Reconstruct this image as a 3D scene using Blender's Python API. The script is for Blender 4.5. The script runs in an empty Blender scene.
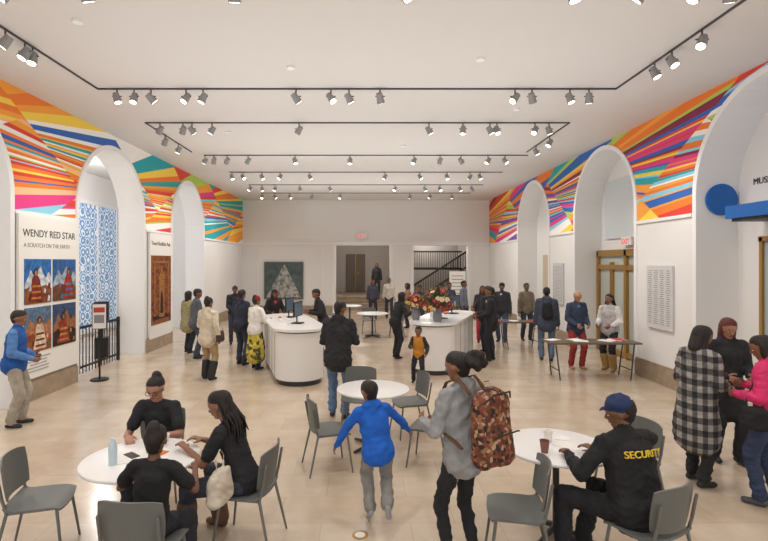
import bpy, math, random
import numpy as np
from mathutils import Vector, Matrix
random.seed(7); np.random.seed(7)
V=Vector
scene=bpy.context.scene
COL=scene.collection
rad=math.radians

def lin(c):
    if isinstance(c,str):
        c=c.lstrip('#'); c=[int(c[i:i+2],16) for i in (0,2,4)]
    o=[]
    for x in c[:3]:
        x=x/255.0
        o.append(x/12.92 if x<=0.04045 else ((x+0.055)/1.055)**2.4)
    return (o[0],o[1],o[2],1.0)

# ------------------------------------------------------------ materials
_mc={}
def base_mat(name):
    m=bpy.data.materials.new(name); m.use_nodes=True
    nt=m.node_tree; b=nt.nodes['Principled BSDF']
    return m,nt,b
def mat(name,col,rough=0.6,metal=0.0,emit=0.0,bump=0.0,bscale=60,var=0.0,vscale=3):
    key=(name,str(col),rough,metal,emit,bump)
    if key in _mc: return _mc[key]
    m,nt,b=base_mat(name)
    b.inputs['Base Color'].default_value=lin(col)
    b.inputs['Roughness'].default_value=rough
    b.inputs['Metallic'].default_value=metal
    if emit>0:
        b.inputs['Emission Color'].default_value=lin(col); b.inputs['Emission Strength'].default_value=emit
    tc=nt.nodes.new('ShaderNodeTexCoord')
    if var>0:
        n=nt.nodes.new('ShaderNodeTexNoise'); n.inputs['Scale'].default_value=vscale; n.inputs['Detail'].default_value=4
        nt.links.new(tc.outputs['Object'],n.inputs['Vector'])
        r=nt.nodes.new('ShaderNodeValToRGB')
        c=lin(col)
        r.color_ramp.elements[0].position=0.3; r.color_ramp.elements[1].position=0.7
        r.color_ramp.elements[0].color=tuple(x*(1-var) for x in c[:3])+(1,)
        r.color_ramp.elements[1].color=tuple(min(1,x*(1+var)) for x in c[:3])+(1,)
        nt.links.new(n.outputs['Fac'],r.inputs['Fac']); nt.links.new(r.outputs['Color'],b.inputs['Base Color'])
    if bump>0:
        n=nt.nodes.new('ShaderNodeTexNoise'); n.inputs['Scale'].default_value=bscale; n.inputs['Detail'].default_value=3
        nt.links.new(tc.outputs['Object'],n.inputs['Vector'])
        bp=nt.nodes.new('ShaderNodeBump'); bp.inputs['Strength'].default_value=bump; bp.inputs['Distance'].default_value=0.012
        nt.links.new(n.outputs['Fac'],bp.inputs['Height']); nt.links.new(bp.outputs['Normal'],b.inputs['Normal'])
    _mc[key]=m
    return m
def cloth(col,name='cloth'): return mat(name,col,0.85,bump=0.5,bscale=20,var=0.18,vscale=9)
def skinm(col): return mat('skin',col,0.45,bump=0.05,bscale=90)
def hairm(col): return mat('hair',col,0.5,bump=0.8,bscale=120)

def ramp_mat(name,kind,scale,stops,const=True,rough=0.7,vec='Object',sc3=(1,1,1)):
    m,nt,b=base_mat(name)
    tc=nt.nodes.new('ShaderNodeTexCoord'); mp=nt.nodes.new('ShaderNodeMapping'); mp.inputs['Scale'].default_value=sc3
    nt.links.new(tc.outputs[vec],mp.inputs['Vector'])
    if kind=='voronoi':
        n=nt.nodes.new('ShaderNodeTexVoronoi'); n.inputs['Scale'].default_value=scale
        sep=nt.nodes.new('ShaderNodeSeparateColor'); nt.links.new(mp.outputs[0],n.inputs['Vector'])
        nt.links.new(n.outputs['Color'],sep.inputs[0]); out=sep.outputs[0]
    else:
        n=nt.nodes.new('ShaderNodeTexNoise'); n.inputs['Scale'].default_value=scale; n.inputs['Detail'].default_value=5
        nt.links.new(mp.outputs[0],n.inputs['Vector']); out=n.outputs['Fac']
    r=nt.nodes.new('ShaderNodeValToRGB'); cr=r.color_ramp
    cr.interpolation='CONSTANT' if const else 'LINEAR'
    while len(cr.elements)<len(stops): cr.elements.new(0.5)
    for e,(p,c) in zip(cr.elements,sorted(stops)): e.position=p
    for e,(p,c) in zip(cr.elements,sorted(stops)): e.color=lin(c)
    nt.links.new(out,r.inputs['Fac']); nt.links.new(r.outputs['Color'],b.inputs['Base Color'])
    b.inputs['Roughness'].default_value=rough
    return m

def plaid_mat():
    m,nt,b=base_mat('cloth_plaid_wool')
    tc=nt.nodes.new('ShaderNodeTexCoord'); sp=nt.nodes.new('ShaderNodeSeparateXYZ')
    nt.links.new(tc.outputs['Object'],sp.inputs[0])
    def stripe(sock,sc):
        a=nt.nodes.new('ShaderNodeMath'); a.operation='MULTIPLY'; a.inputs[1].default_value=sc; nt.links.new(sock,a.inputs[0])
        s=nt.nodes.new('ShaderNodeMath'); s.operation='SINE'; nt.links.new(a.outputs[0],s.inputs[0])
        g=nt.nodes.new('ShaderNodeMath'); g.operation='GREATER_THAN'; g.inputs[1].default_value=0.0; nt.links.new(s.outputs[0],g.inputs[0])
        return g.outputs[0]
    ad=nt.nodes.new('ShaderNodeMath'); ad.operation='ADD'
    xy=nt.nodes.new('ShaderNodeMath'); xy.operation='ADD'; nt.links.new(sp.outputs[0],xy.inputs[0]); nt.links.new(sp.outputs[1],xy.inputs[1])
    nt.links.new(stripe(xy.outputs[0],50),ad.inputs[0]); nt.links.new(stripe(sp.outputs[2],50),ad.inputs[1])
    h=nt.nodes.new('ShaderNodeMath'); h.operation='MULTIPLY'; h.inputs[1].default_value=0.5; nt.links.new(ad.outputs[0],h.inputs[0])
    r=nt.nodes.new('ShaderNodeValToRGB'); cr=r.color_ramp; cr.interpolation='CONSTANT'
    cr.elements[0].color=lin('28282b'); cr.elements[1].position=0.4; cr.elements[1].color=lin('5a5858'); e=cr.elements.new(0.8); e.color=lin('a09b95')
    nt.links.new(h.outputs[0],r.inputs['Fac']); nt.links.new(r.outputs['Color'],b.inputs['Base Color']); b.inputs['Roughness'].default_value=0.9
    return m

WALL=mat('wall_paint','e9e7e5',0.75)
CEIL=mat('ceiling_paint','d8d5d2',0.8)
TRIM=mat('trim_paint','eeeeee',0.6)
STONE=mat('stone_base','a4917c',0.5,var=0.15,vscale=6)
WHITE=mat('white_laminate','f2f1ef',0.3)
BLACK=mat('black_metal','151515',0.45)
DGREY=mat('dark_grey','3a3b3c',0.5)
CHAIRM=mat('chair_plastic','6b6e6b',0.45)
CHAIRL=mat('chair_metal','747774',0.4,metal=0.3)
BRONZE=mat('bronze','a98449',0.4,metal=0.45)
TRACK=mat('track_black','434346',0.5)
HEADM=mat('lamp_housing','8f8e8d',0.4)
LAMPF=mat('lamp_face','fff4e0',0.5,emit=6)
PAPER=mat('paper','f0eee8',0.8)

# ------------------------------------------------------------ mesh builder
class MB:
    def __init__(s): s.v=[]; s.f=[]; s.m=[]; s.mats=[]
    def mi(s,m):
        if m not in s.mats: s.mats.append(m)
        return s.mats.index(m)
    def add(s,vs,fs,m):
        o=len(s.v); i=s.mi(m)
        s.v+= [tuple(p) for p in vs]
        for f in fs: s.f.append(tuple(a+o for a in f)); s.m.append(i)
    def box(s,c,d,m,rz=0.0,R=None):
        if R is None: R=Matrix.Rotation(rz,3,'Z')
        c=V(c); hx,hy,hz=d[0]/2,d[1]/2,d[2]/2
        vs=[c+R@V((x*hx,y*hy,z*hz)) for z in(-1,1) for y in(-1,1) for x in(-1,1)]
        s.add(vs,[(0,2,3,1),(4,5,7,6),(0,1,5,4),(2,6,7,3),(0,4,6,2),(1,3,7,5)],m)
    def frame(s,a,b,side=None):
        a,b=V(a),V(b); z=(b-a); L=z.length
        z=z/L if L>1e-7 else V((0,0,1))
        u=V(side) if side is not None else V((1,0,0))
        u=u-z*u.dot(z)
        if u.length<1e-3: u=V((0,1,0)); u=u-z*u.dot(z)
        u.normalize(); return a,b,z,u,z.cross(u)
    def cyl(s,a,b,r1,r2,m,seg=16):
        a,b,z,u,w=s.frame(a,b); vs=[];fs=[]
        for p,r in((a,r1),(b,r2)):
            for i in range(seg):
                t=2*math.pi*i/seg; vs.append(p+u*(math.cos(t)*r)+w*(math.sin(t)*r))
        for i in range(seg):
            j=(i+1)%seg; fs.append((i,j,seg+j,seg+i))
        fs.append(tuple(range(seg))[::-1]); fs.append(tuple(range(seg,2*seg)))
        s.add(vs,fs,m)
    def cap(s,a,b,ra,rb,m,fl=1.0,fb=None,side=None,seg=12,ck=3):
        fb=fl if fb is None else fb
        a,b,z,u,w=s.frame(a,b,side); vs=[];fs=[]
        ca=min(ra,ra*fl); cb=min(rb,rb*fb)
        rings=[]
        for k in range(1,ck+1):
            ph=-math.pi/2+math.pi/2*k/ck
            rings.append((a+z*(math.sin(ph)*ca),math.cos(ph)*ra,math.cos(ph)*ra*fl))
        for k in range(0,ck):
            ph=math.pi/2*k/ck
            rings.append((b+z*(math.sin(ph)*cb),math.cos(ph)*rb,math.cos(ph)*rb*fb))
        vs.append(a-z*ca)
        for p,r,d in rings:
            for i in range(seg):
                t=2*math.pi*i/seg; vs.append(p+u*(math.cos(t)*r)+w*(math.sin(t)*d))
        vs.append(b+z*cb); n=len(rings)
        for i in range(seg):
            j=(i+1)%seg
            fs.append((0,1+j,1+i))
            for k in range(n-1):
                o=1+k*seg; fs.append((o+i,o+j,o+seg+j,o+seg+i))
            o=1+(n-1)*seg; fs.append((o+i,o+j,len(vs)-1))
        s.add(vs,fs,m)
    def tube(s,pts,r,m,seg=8):
        for i in range(len(pts)-1): s.cap(pts[i],pts[i+1],r,r,m,seg=seg,ck=2)
    def prism(s,out,z0,z1,m,top=None):
        n=len(out)
        vs=[(x,y,z0) for x,y in out]+[(x,y,z1) for x,y in out]
        s.add(vs,[(i,(i+1)%n,n+(i+1)%n,n+i) for i in range(n)]+[tuple(range(n))[::-1]],m)
        s.add(vs,[tuple(range(n,2*n))],top or m)
    def lathe(s,prof,c,m,seg=24):
        vs=[];fs=[];c=V(c)
        for r,z in prof:
            for i in range(seg):
                t=2*math.pi*i/seg; vs.append(c+V((math.cos(t)*r,math.sin(t)*r,z)))
        for k in range(len(prof)-1):
            for i in range(seg):
                j=(i+1)%seg; fs.append((k*seg+i,k*seg+j,(k+1)*seg+j,(k+1)*seg+i))
        fs.append(tuple(range(seg))[::-1]); fs.append(tuple(range((len(prof)-1)*seg,len(prof)*seg)))
        s.add(vs,fs,m)
    def plate(s,fn,nu,nv,th,m):
        P=[[V(fn(-1+2*i/nu,-1+2*j/nv)) for i in range(nu+1)] for j in range(nv+1)]
        vs=[];fs=[]
        N=[]
        for j in range(nv+1):
            for i in range(nu+1):
                du=P[j][min(i+1,nu)]-P[j][max(i-1,0)]; dv=P[min(j+1,nv)][i]-P[max(j-1,0)][i]
                n=du.cross(dv); 
                if n.length>0: n.normalize()
                N.append(n)
        k=0
        for j in range(nv+1):
            for i in range(nu+1): vs.append(P[j][i]+N[k]*th/2); k+=1
        k=0; T=len(vs)
        for j in range(nv+1):
            for i in range(nu+1): vs.append(P[j][i]-N[k]*th/2); k+=1
        W=nu+1
        for j in range(nv):
            for i in range(nu):
                a=j*W+i; fs.append((a,a+1,a+1+W,a+W)); fs.append((T+a,T+a+W,T+a+1+W,T+a+1))
        for i in range(nu):
            fs.append((i,T+i,T+i+1,i+1)); a=nv*W+i; fs.append((a,a+1,T+a+1,T+a))
        for j in range(nv):
            a=j*W; fs.append((a,a+W,T+a+W,T+a)); a=j*W+nu; fs.append((a,T+a,T+a+W,a+W))
        s.add(vs,fs,m)
    def mesh(s,name,smooth=True,ang=40):
        me=bpy.data.meshes.new(name); me.from_pydata(s.v,[],s.f)
        for m in s.mats: me.materials.append(m)
        me.polygons.foreach_set('material_index',s.m); me.update()
        if smooth:
            me.shade_smooth(); me.set_sharp_from_angle(angle=rad(ang))
        return me
    def obj(s,name,loc=(0,0,0),rz=0,smooth=True,parent=None,ang=40):
        return place(name,s.mesh(name,smooth,ang),loc,rz,parent)
def place(name,me,loc=(0,0,0),rz=0,parent=None):
    o=bpy.data.objects.new(name,me); COL.objects.link(o); o.location=loc; o.rotation_euler=(0,0,rz)
    if parent: o.parent=parent
    return o
def text(name,body,size,M,m,parent=None,ext=0.002,align='LEFT'):
    c=bpy.data.curves.new(name,'FONT'); c.body=body; c.size=size; c.extrude=ext; c.align_x=align
    t=bpy.data.objects.new(name,c); COL.objects.link(t)
    dg=bpy.context.evaluated_depsgraph_get()
    me=bpy.data.meshes.new_from_object(t.evaluated_get(dg))
    bpy.data.objects.remove(t)
    me.materials.clear(); me.materials.append(m)
    o=place(name,me,parent=parent); 
    if parent: o.matrix_parent_inverse=Matrix()
    o.matrix_local=M
    return o
def Mleft(x,y,z): return Matrix(((0,0,1,x),(1,0,0,y),(0,1,0,z),(0,0,0,1)))
def Mright(x,y,z): return Matrix(((0,0,-1,x),(-1,0,0,y),(0,1,0,z),(0,0,0,1)))

# ------------------------------------------------------------ mural material
PAL=dict(o='f08030',r='df4436',y='f9d650',t='22a6b0',s='8fd0e6',b='2e68ba',p='e6408a',w='f7f5f0',l='b4cf5c',m='8a2a4a',e='f9c08f',v='7a4fa8',a='f7a43c',g='3f9c62')
def mural_mat(name,zones,side):
    m,nt,b=base_mat(name); N=nt.nodes; Lk=nt.links
    g=N.new('ShaderNodeNewGeometry'); sp=N.new('ShaderNodeSeparateXYZ'); Lk.new(g.outputs['Position'],sp.inputs[0])
    Y,Z=sp.outputs[1],sp.outputs[2]
    def mth(op,a,b2=None,c=None):
        n=N.new('ShaderNodeMath'); n.operation=op
        for i,x in enumerate((a,b2,c)):
            if x is None: continue
            if isinstance(x,(int,float)): n.inputs[i].default_value=x
            else: Lk.new(x,n.inputs[i])
        return n.outputs[0]
    cur=None
    for (bound,slope,y0,z0,mul,cols) in zones:
        q=mth('DIVIDE',mth('SUBTRACT',Z,z0),mth('SUBTRACT',Y,y0))
        fac=mth('MULTIPLY_ADD',mth('ARCTANGENT',mth('MULTIPLY',q,mul)),1/math.pi,0.5)
        r=N.new('ShaderNodeValToRGB'); cr=r.color_ramp; cr.interpolation='CONSTANT'
        n=len(cols)
        ps=[0]+sorted(0.04+0.92*(i+random.uniform(-0.42,0.42))/n for i in range(1,n))
        while len(cr.elements)<n: cr.elements.new(0.5)
        for i in range(n): cr.elements[i].position=ps[i]
        for i in range(n): cr.elements[i].color=lin(PAL[cols[i]])
        Lk.new(fac,r.inputs['Fac'])
        if cur is None: cur=r.outputs['Color']
        else:
            sel=mth('GREATER_THAN',mth('MULTIPLY_ADD',mth('SUBTRACT',Z,4.2),slope,Y),bound)
            mx=N.new('ShaderNodeMix'); mx.data_type='RGBA'
            Lk.new(sel,mx.inputs[0]); Lk.new(cur,mx.inputs[6]); Lk.new(r.outputs['Color'],mx.inputs[7])
            cur=mx.outputs[2]
    sel=mth('GREATER_THAN',Z,3.2)
    gx=N.new('ShaderNodeSeparateXYZ'); Lk.new(g.outputs['True Normal'],gx.inputs[0])
    fn=mth('GREATER_THAN',mth('MULTIPLY',gx.outputs[0],float(side)),0.9)
    sel=mth('MULTIPLY',sel,fn)
    mx=N.new('ShaderNodeMix'); mx.data_type='RGBA'; Lk.new(sel,mx.inputs[0]); mx.inputs[6].default_value=lin('e9e7e5'); Lk.new(cur,mx.inputs[7])
    Lk.new(mx.outputs[2],b.inputs['Base Color']); b.inputs['Roughness'].default_value=0.7
    return m
def seq(pool,n):
    s=''
    while len(s)<n:
        c=random.choice(pool)
        if not s or s[-1]!=c: s+=c
    return s
PL='oooaaayyyeewwwrrttslpbo'; PR='ppvrrroooaayyywwssbbbtlm'
def zones(bounds,pool,flip):
    z=[]
    for i,bd in enumerate(bounds):
        nxt=bounds[i+1] if i+1<len(bounds) else bd+2
        lo=(bd if bd else 3)
        far=(i%2==0)^flip
        org=(nxt+random.uniform(2.6,4.2)) if far else (lo-random.uniform(2.6,4.2))
        z.append((bd,random.uniform(1.3,2.3)*(1 if i%2 else -1),org,random.uniform(3.9,4.6),random.uniform(11,14),seq(pool,31)))
    return z
zl=zones([0,5.5,7.2,9.3,11.0,12.9,14.5,16.3,18.2,20.2,22.2],PL,False)
zr=zones([0,5.6,7.5,9.4,11.2,13.1,14.9,16.9,18.8,20.8],PR,True)
MURL=mural_mat('mural_left_paint',zl,1); MURR=mural_mat('mural_right_paint',zr,-1)

# ------------------------------------------------------------ room
YB=23.1; Y0=-4.0; CH=5.2; XW=5.7
def arch_pts(ya,yb,ztop,n=28):
    c=(ya+yb)/2; r=(yb-ya)/2; zc=ztop-r
    return [(ya,0)]+[(c-r*math.cos(math.pi*i/n),zc+r*math.sin(math.pi*i/n)) for i in range(n+1)]+[(yb,0)]
LA=[(5.1,7.98,4.86),(9.9,12.78,4.86),(14.7,17.5,4.86)]
RA=[(5.5,8.6,5.04),(10.6,13.6,5.04),(15.6,18.7,5.04)]
def wall_x(name,x0,x1,arches,m,other):
    out=[(Y0,0)]
    for a in arches: out+=arch_pts(*a)
    out+=[(YB+0.3,0),(YB+0.3,CH+0.1),(Y0,CH+0.1)]
    n=len(out); mb=MB()
    vs=[(x0,y,z) for y,z in out]+[(x1,y,z) for y,z in out]
    mb.add(vs,[tuple(range(n))],m); mb.add(vs,[tuple(range(n,2*n))[::-1]],other)
    mb.add(vs,[(i,n+i,n+(i+1)%n,(i+1)%n) for i in range(n)],TRIM)
    return mb.obj(name,smooth=False)
wall_x('wall_left',-XW,-XW-0.62,LA,MURL,WALL)
wall_x('wall_right',XW,XW+0.7,RA,MURR,WALL)
def ring(name,x,xo,arch,w):
    ya,yb,zt=arch; a=arch_pts(ya,yb,zt); b=arch_pts(ya-w,yb+w,zt+w); mb=MB(); n=len(a)
    vs=[(x,y,z) for y,z in a]+[(x,y,z) for y,z in b]+[(xo,y,z) for y,z in a]+[(xo,y,z) for y,z in b]
    fs=[]
    for i in range(n-1):
        fs+=[(2*n+i,2*n+i+1,3*n+i+1,3*n+i),(n+i,3*n+i,3*n+i+1,n+i+1),(i,i+1,2*n+i+1,2*n+i)]
    mb.add(vs,fs,TRIM); mb.obj(name)
k=1
for a in LA: ring('trim_%d'%k,-XW,-XW+0.025,a,0.1); k+=1
for a in RA: ring('trim_%d'%k,XW,XW-0.025,a,0.1); k+=1
def piers(arches):
    e=[Y0]; 
    for a in arches: e+=[a[0]-0.1,a[1]+0.1]
    e.append(YB); return [(e[i],e[i+1]) for i in range(0,len(e),2)]
for nm,x,ar,sg in(('left',-XW,LA,1),('right',XW,RA,-1)):
    mb=MB()
    for a,b in piers(ar):
        mb.box((x+sg*0.03,(a+b)/2,0.16),(0.06,b-a,0.32),STONE)
        mb.box((x+sg*0.02,(a+b)/2,0.34),(0.04,b-a,0.05),STONE)
    mb.obj('baseboard_%s'%nm,smooth=False)
    mb=MB()
    for a,b in piers(ar): mb.box((x+sg*0.02,(a+b)/2,3.17),(0.04,b-a,0.06),TRIM)
    mb.obj('trim_%d'%k,smooth=False); k+=1
DO=[(-1.4,1.1,3.12),(2.2,4.7,3.12)]
out=[(-XW-0.6,0)]
for a,b,h in DO: out+=[(a,0),(a,h),(b,h),(b,0)]
out+=[(XW+0.6,0),(XW+0.6,CH+0.1),(-XW-0.6,CH+0.1)]
n=len(out); mb=MB(); vs=[(x,YB,z) for x,z in out]+[(x,YB+0.35,z) for x,z in out]
mb.add(vs,[tuple(range(n))],WALL); mb.add(vs,[tuple(range(n,2*n))[::-1]],WALL)
mb.add(vs,[(i,n+i,n+(i+1)%n,(i+1)%n) for i in range(n)],TRIM); mb.obj('wall_back',smooth=False)
mb=MB()
for a,b,h in DO:
    mb.box((a-0.07,YB-0.03,h/2),(0.14,0.06,h),TRIM); mb.box((b+0.07,YB-0.03,h/2),(0.14,0.06,h),TRIM)
    mb.box(((a+b)/2,YB-0.04,h+0.08),(b-a+0.28,0.08,0.16),TRIM)
for a,b in((-5.7,-1.54),(1.24,2.06),(4.84,5.7)):
    mb.box(((a+b)/2,YB-0.025,3.2),(b-a,0.05,0.1),TRIM)
for xx in (-5.0,-2.0): mb.box((xx,YB-0.015,1.75),(0.05,0.03,2.8),TRIM)
mb.obj('trim_%d'%k,smooth=False); k+=1
mb=MB()
for a,b in((-5.7,-1.54),(1.24,2.06),(4.84,5.7)): mb.box(((a+b)/2,YB-0.03,0.17),(b-a,0.06,0.34),STONE)
mb.obj('baseboard_back',smooth=False)

# floor
m,nt,b=base_mat('floor_tile')
tc=nt.nodes.new('ShaderNodeTexCoord'); br=nt.nodes.new('ShaderNodeTexBrick')
br.inputs['Scale'].default_value=1.0; br.inputs['Brick Width'].default_value=0.8; br.inputs['Row Height'].default_value=0.5
br.inputs['Mortar Size'].default_value=0.004; br.inputs['Mortar Smooth'].default_value=0.6
br.inputs['Color1'].default_value=lin('d2c0aa'); br.inputs['Color2'].default_value=lin('c8b59e'); br.inputs['Mortar'].default_value=lin('b9a690')
nt.links.new(tc.outputs['Object'],br.inputs['Vector'])
no=nt.nodes.new('ShaderNodeTexNoise'); no.inputs['Scale'].default_value=2.2; no.inputs['Detail'].default_value=8; no.inputs['Roughness'].default_value=0.65
nt.links.new(tc.outputs['Object'],no.inputs['Vector'])
mx=nt.nodes.new('ShaderNodeMix'); mx.data_type='RGBA'; mx.blend_type='SOFT_LIGHT'; mx.inputs[0].default_value=0.6
nt.links.new(br.outputs['Color'],mx.inputs[6]); nt.links.new(no.outputs['Fac'],mx.inputs[7])
nt.links.new(mx.outputs[2],b.inputs['Base Color']); b.inputs['Specular IOR Level'].default_value=0.75
rr=nt.nodes.new('ShaderNodeMapRange'); rr.inputs[3].default_value=0.1; rr.inputs[4].default_value=0.26
nt.links.new(no.outputs['Fac'],rr.inputs[0]); nt.links.new(rr.outputs[0],b.inputs['Roughness'])
FLOOR=m
mb=MB(); mb.box((0,12.5,-0.05),(19,33.2,0.1),FLOOR); mb.obj('floor',smooth=False)
mb=MB(); mb.box((0,9.6,CH+0.05),(19,27.4,0.1),CEIL)
mb.obj('ceiling',smooth=False)
mb=MB()
for x,y in((-1.1,7.3),(1.6,7.0),(2.8,9.3),(-3,10.9),(0.9,12.2),(-1.7,15.5),(2,15.2),(-3.4,5.9)):
    mb.cyl((x,y,CH-0.03),(x,y,CH),0.06,0.06,TRIM,12)
mb.obj('ceiling_sprinkler')
mb=MB(); mb.box((-9.0,9.6,2.6),(0.2,27.4,5.3),WALL); mb.obj('wall_gallery_left',smooth=False)
mb=MB(); mb.box((-7.6,17.95,2.6),(2.6,0.15,5.3),WALL); mb.obj('wall_gallery_end',smooth=False)
mb=MB()
for a in RA:
    mb.box((6.5,(a[0]+a[1])/2,2.6),(0.2,a[1]-a[0]+0.4,5.2),WALL)
mb.obj('wall_recess_right',smooth=False)
def lattice():
    m,nt,b=base_mat('blue_lattice'); N=nt.nodes; L=nt.links
    tc=N.new('ShaderNodeTexCoord')
    v=N.new('ShaderNodeTexVoronoi'); v.inputs['Scale'].default_value=3.4; v.inputs['Randomness'].default_value=0.35
    mp=N.new('ShaderNodeMapping'); mp.inputs['Scale'].default_value=(0.01,1,1); L.new(tc.outputs['Object'],mp.inputs[0]); L.new(mp.outputs[0],v.inputs[0])
    s=N.new('ShaderNodeMath'); s.operation='MULTIPLY'; s.inputs[1].default_value=30; L.new(v.outputs['Distance'],s.inputs[0])
    t=N.new('ShaderNodeMath'); t.operation='SINE'; L.new(s.outputs[0],t.inputs[0])
    r=N.new('ShaderNodeValToRGB'); cr=r.color_ramp; cr.elements[0].position=0.15; cr.elements[0].color=lin('6d9acb'); cr.elements[1].position=0.5; cr.elements[1].color=lin('e8eff6')
    L.new(t.outputs[0],r.inputs[0]); L.new(r.outputs[0],b.inputs['Base Color']); b.inputs['Roughness'].default_value=0.4
    L.new(r.outputs[0],b.inputs['Emission Color']); b.inputs['Emission Strength'].default_value=0.15
    return m
lace=lattice()
mb=MB(); mb.box((-8.88,15.3,2.2),(0.03,5.0,4.1),lace)
for y in(12.85,14.1,15.3,16.5,17.75): mb.box((-8.85,y,2.2),(0.05,0.05,4.1),TRIM)
for z in(0.15,4.25): mb.box((-8.85,15.3,z),(0.05,5.0,0.12),TRIM)
mb.obj('window_1',smooth=False)
GW=mat('corridor_wall','b3aaa1',0.8); GD=mat('corridor_dark','6b5f55',0.7)
mb=MB()
mb.box((0,29.0,1.9),(12,0.2,4.2),GW); mb.box((-1.9,26.2,1.9),(0.2,5.4,4.2),GW); mb.box((1.65,26.2,1.9),(0.2,5.4,4.2),GW); mb.box((5.4,26.2,1.9),(0.2,5.4,4.2),GW)
mb.box((0,26.2,4.05),(12,5.8,0.1),GW)
mb.obj('wall_corridor',smooth=False)
mb=MB(); mb.box((-0.6,28.83,1.7),(1.1,0.08,2.2),GD); mb.box((-0.6,28.78,1.7),(0.04,0.1,2.2),BRONZE); mb.box((-0.45,28.76,1.7),(0.05,0.06,0.2),BRONZE)
mb.obj('door_1',smooth=False)
mb=MB()
for i in range(4):
    ya=24.2+i*0.3; mb.box((-0.12,(ya+28.75)/2,0.075+i*0.15),(3.2,28.75-ya,0.15),STONE)
mb.obj('corridor_steps',smooth=False)
mb=MB()
for i in range(12): 
    mb.box((2.2+i*0.25,25.6,0.08+i*0.16),(0.26,1.4,0.17),STONE)
    for dx in (0,0.08,0.16): mb.cap((2.2+dx+i*0.25,24.85,0.17+i*0.16),(2.2+dx+i*0.25,24.85,1.05+i*0.16+dx*0.64),0.014,0.014,BLACK,seg=6,ck=1)
mb.cap((2.15,24.85,1.05),(5.0,24.85,2.87),0.045,0.045,BLACK,seg=8); mb.cap((2.15,24.85,0.25),(5.0,24.85,2.1),0.04,0.04,BLACK,seg=8)
mb.box((3.5,26.6,2.0),(3.2,0.1,0.12),BLACK); mb.box((3.5,26.6,2.9),(3.2,0.08,0.08),BLACK)
for i in range(26): mb.box((2.0+i*0.12,26.6,2.45),(0.025,0.03,0.9),BLACK)
mb.obj('staircase')
mb=MB(); mb.box((-0.2,YB-0.11,3.55),(0.5,0.06,0.22),WHITE); ex=mb.obj('exit_sign',smooth=False)
RED=mat('red_sign','e03020',0.5,emit=0.6)
text('exit_text','EXIT',0.2,Matrix(((1,0,0,-0.43),(0,0,-1,YB-0.145),(0,1,0,3.48),(0,0,0,1))),RED,ex)
mb=MB(); mb.box((6.31,12.1,2.86),(0.05,0.45,0.2),WHITE); ex=mb.obj('exit_sign',smooth=False)
text('exit_text','EXIT',0.18,Mright(6.28,12.3,2.79),RED,ex)

# ------------------------------------------------------------ wall art
INK=mat('ink','2c2c2e',0.7); GREYT=mat('grey_ink','8d8d90',0.7); LGREY=mat('light_ink','aeadac',0.7)
mb=MB(); mb.box((-XW+0.045,8.94,1.76),(0.05,1.66,2.76),PAPER); ban=mb.obj('exhibition_banner',smooth=False)
text('title','WENDY RED STAR',0.175,Mleft(-XW+0.072,8.2,2.78),INK,ban)
text('subtitle','A SCRATCH ON THE EARTH',0.1,Mleft(-XW+0.072,8.22,2.6),GREYT,ban)
pc=lambda c:mat('print_'+c,c,0.4,var=0.45,vscale=11)
q=0
specs=[('2a6cac','c8d0d6','8a4e2a','7a2820','b87838'),('2a5c98','9aa8b4','6a4630','a03424','3f76a4'),('5a7490','a8704c','9a4826','d8c4a8','6a2418'),('344c6c','9a6240','33261f','983628','b88848')]
for zz in(2.02,1.2):
    for yy in(8.58,9.33):
        sk_,mt_,gr_,d1,d2=[pc(c) for c in specs[q]]; X0=-XW+0.075; mb=MB()
        mb.box((X0,yy,zz),(0.01,0.7,0.76),sk_)
        def pl_(pts,m,l): mb.add([(X0+0.006+l*0.0012,yy+a,zz+b) for a,b in pts],[tuple(range(len(pts)))],m)
        pl_([(-0.35,-0.05),(-0.25,0.1),(-0.2,0.2),(-0.14,0.12),(-0.08,0.08),(0.0,0.2),(0.06,0.26),(0.12,0.13),(0.2,0.05),(0.26,0.15),(0.3,0.14),(0.35,0.05),(0.35,-0.38),(-0.35,-0.38)],mt_,0)
        pl_([(-0.35,-0.12),(-0.15,-0.06),(0.0,-0.1),(0.2,-0.07),(0.35,-0.14),(0.35,-0.38),(-0.35,-0.38)],gr_,1)
        for t in range(9):
            ax=random.uniform(-0.33,0.27); az=random.uniform(-0.36,-0.1); s_=random.uniform(0.03,0.08); pl_([(ax,az),(ax+s_,az-0.01),(ax+s_*1.2,az+s_),(ax+s_*0.4,az+s_*1.5)],random.choice([d1,d2,mt_,pc('3a2418'),pc('5a6a40')]),2+t*0.3)
        cx=(-0.08,0.1,0.02,-0.05)[q]
        pl_([(cx-0.17,-0.34),(cx+0.2,-0.34),(cx+0.14,-0.12),(cx+0.1,0.04),(cx+0.05,0.1),(cx-0.05,0.1),(cx-0.1,0.03),(cx-0.11,-0.14)],d1,6)
        for t in range(3): pl_([(cx-0.12+0.01*t,-0.3+t*0.1),(cx+0.14-0.01*t,-0.3+t*0.1),(cx+0.13-0.01*t,-0.265+t*0.1),(cx-0.11+0.01*t,-0.265+t*0.1)],d2,7)
        pl_([(cx+0.055*math.cos(t*0.52),0.15+0.07*math.sin(t*0.52)) for t in range(12)],pc('2a1a16'),7)
        pl_([(cx+0.035*math.cos(t*0.52),0.14+0.048*math.sin(t*0.52)) for t in range(12)],pc('a87050'),8)
        mb.obj('photo_%d'%(q+1),smooth=False,parent=ban); q+=1
for i in range(5):
    mb=MB(); mb.box((-XW+0.073,8.6-(0.04*(i%2)),0.72-i*0.055),(0.006,0.62-0.1*(i%3),0.02),LGREY); mb.obj('text_line_%d'%i,smooth=False,parent=ban)
mb=MB(); mb.box((-XW+0.045,13.75,1.72),(0.05,1.45,2.8),PAPER); ban=mb.obj('exhibition_poster',smooth=False)
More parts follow.
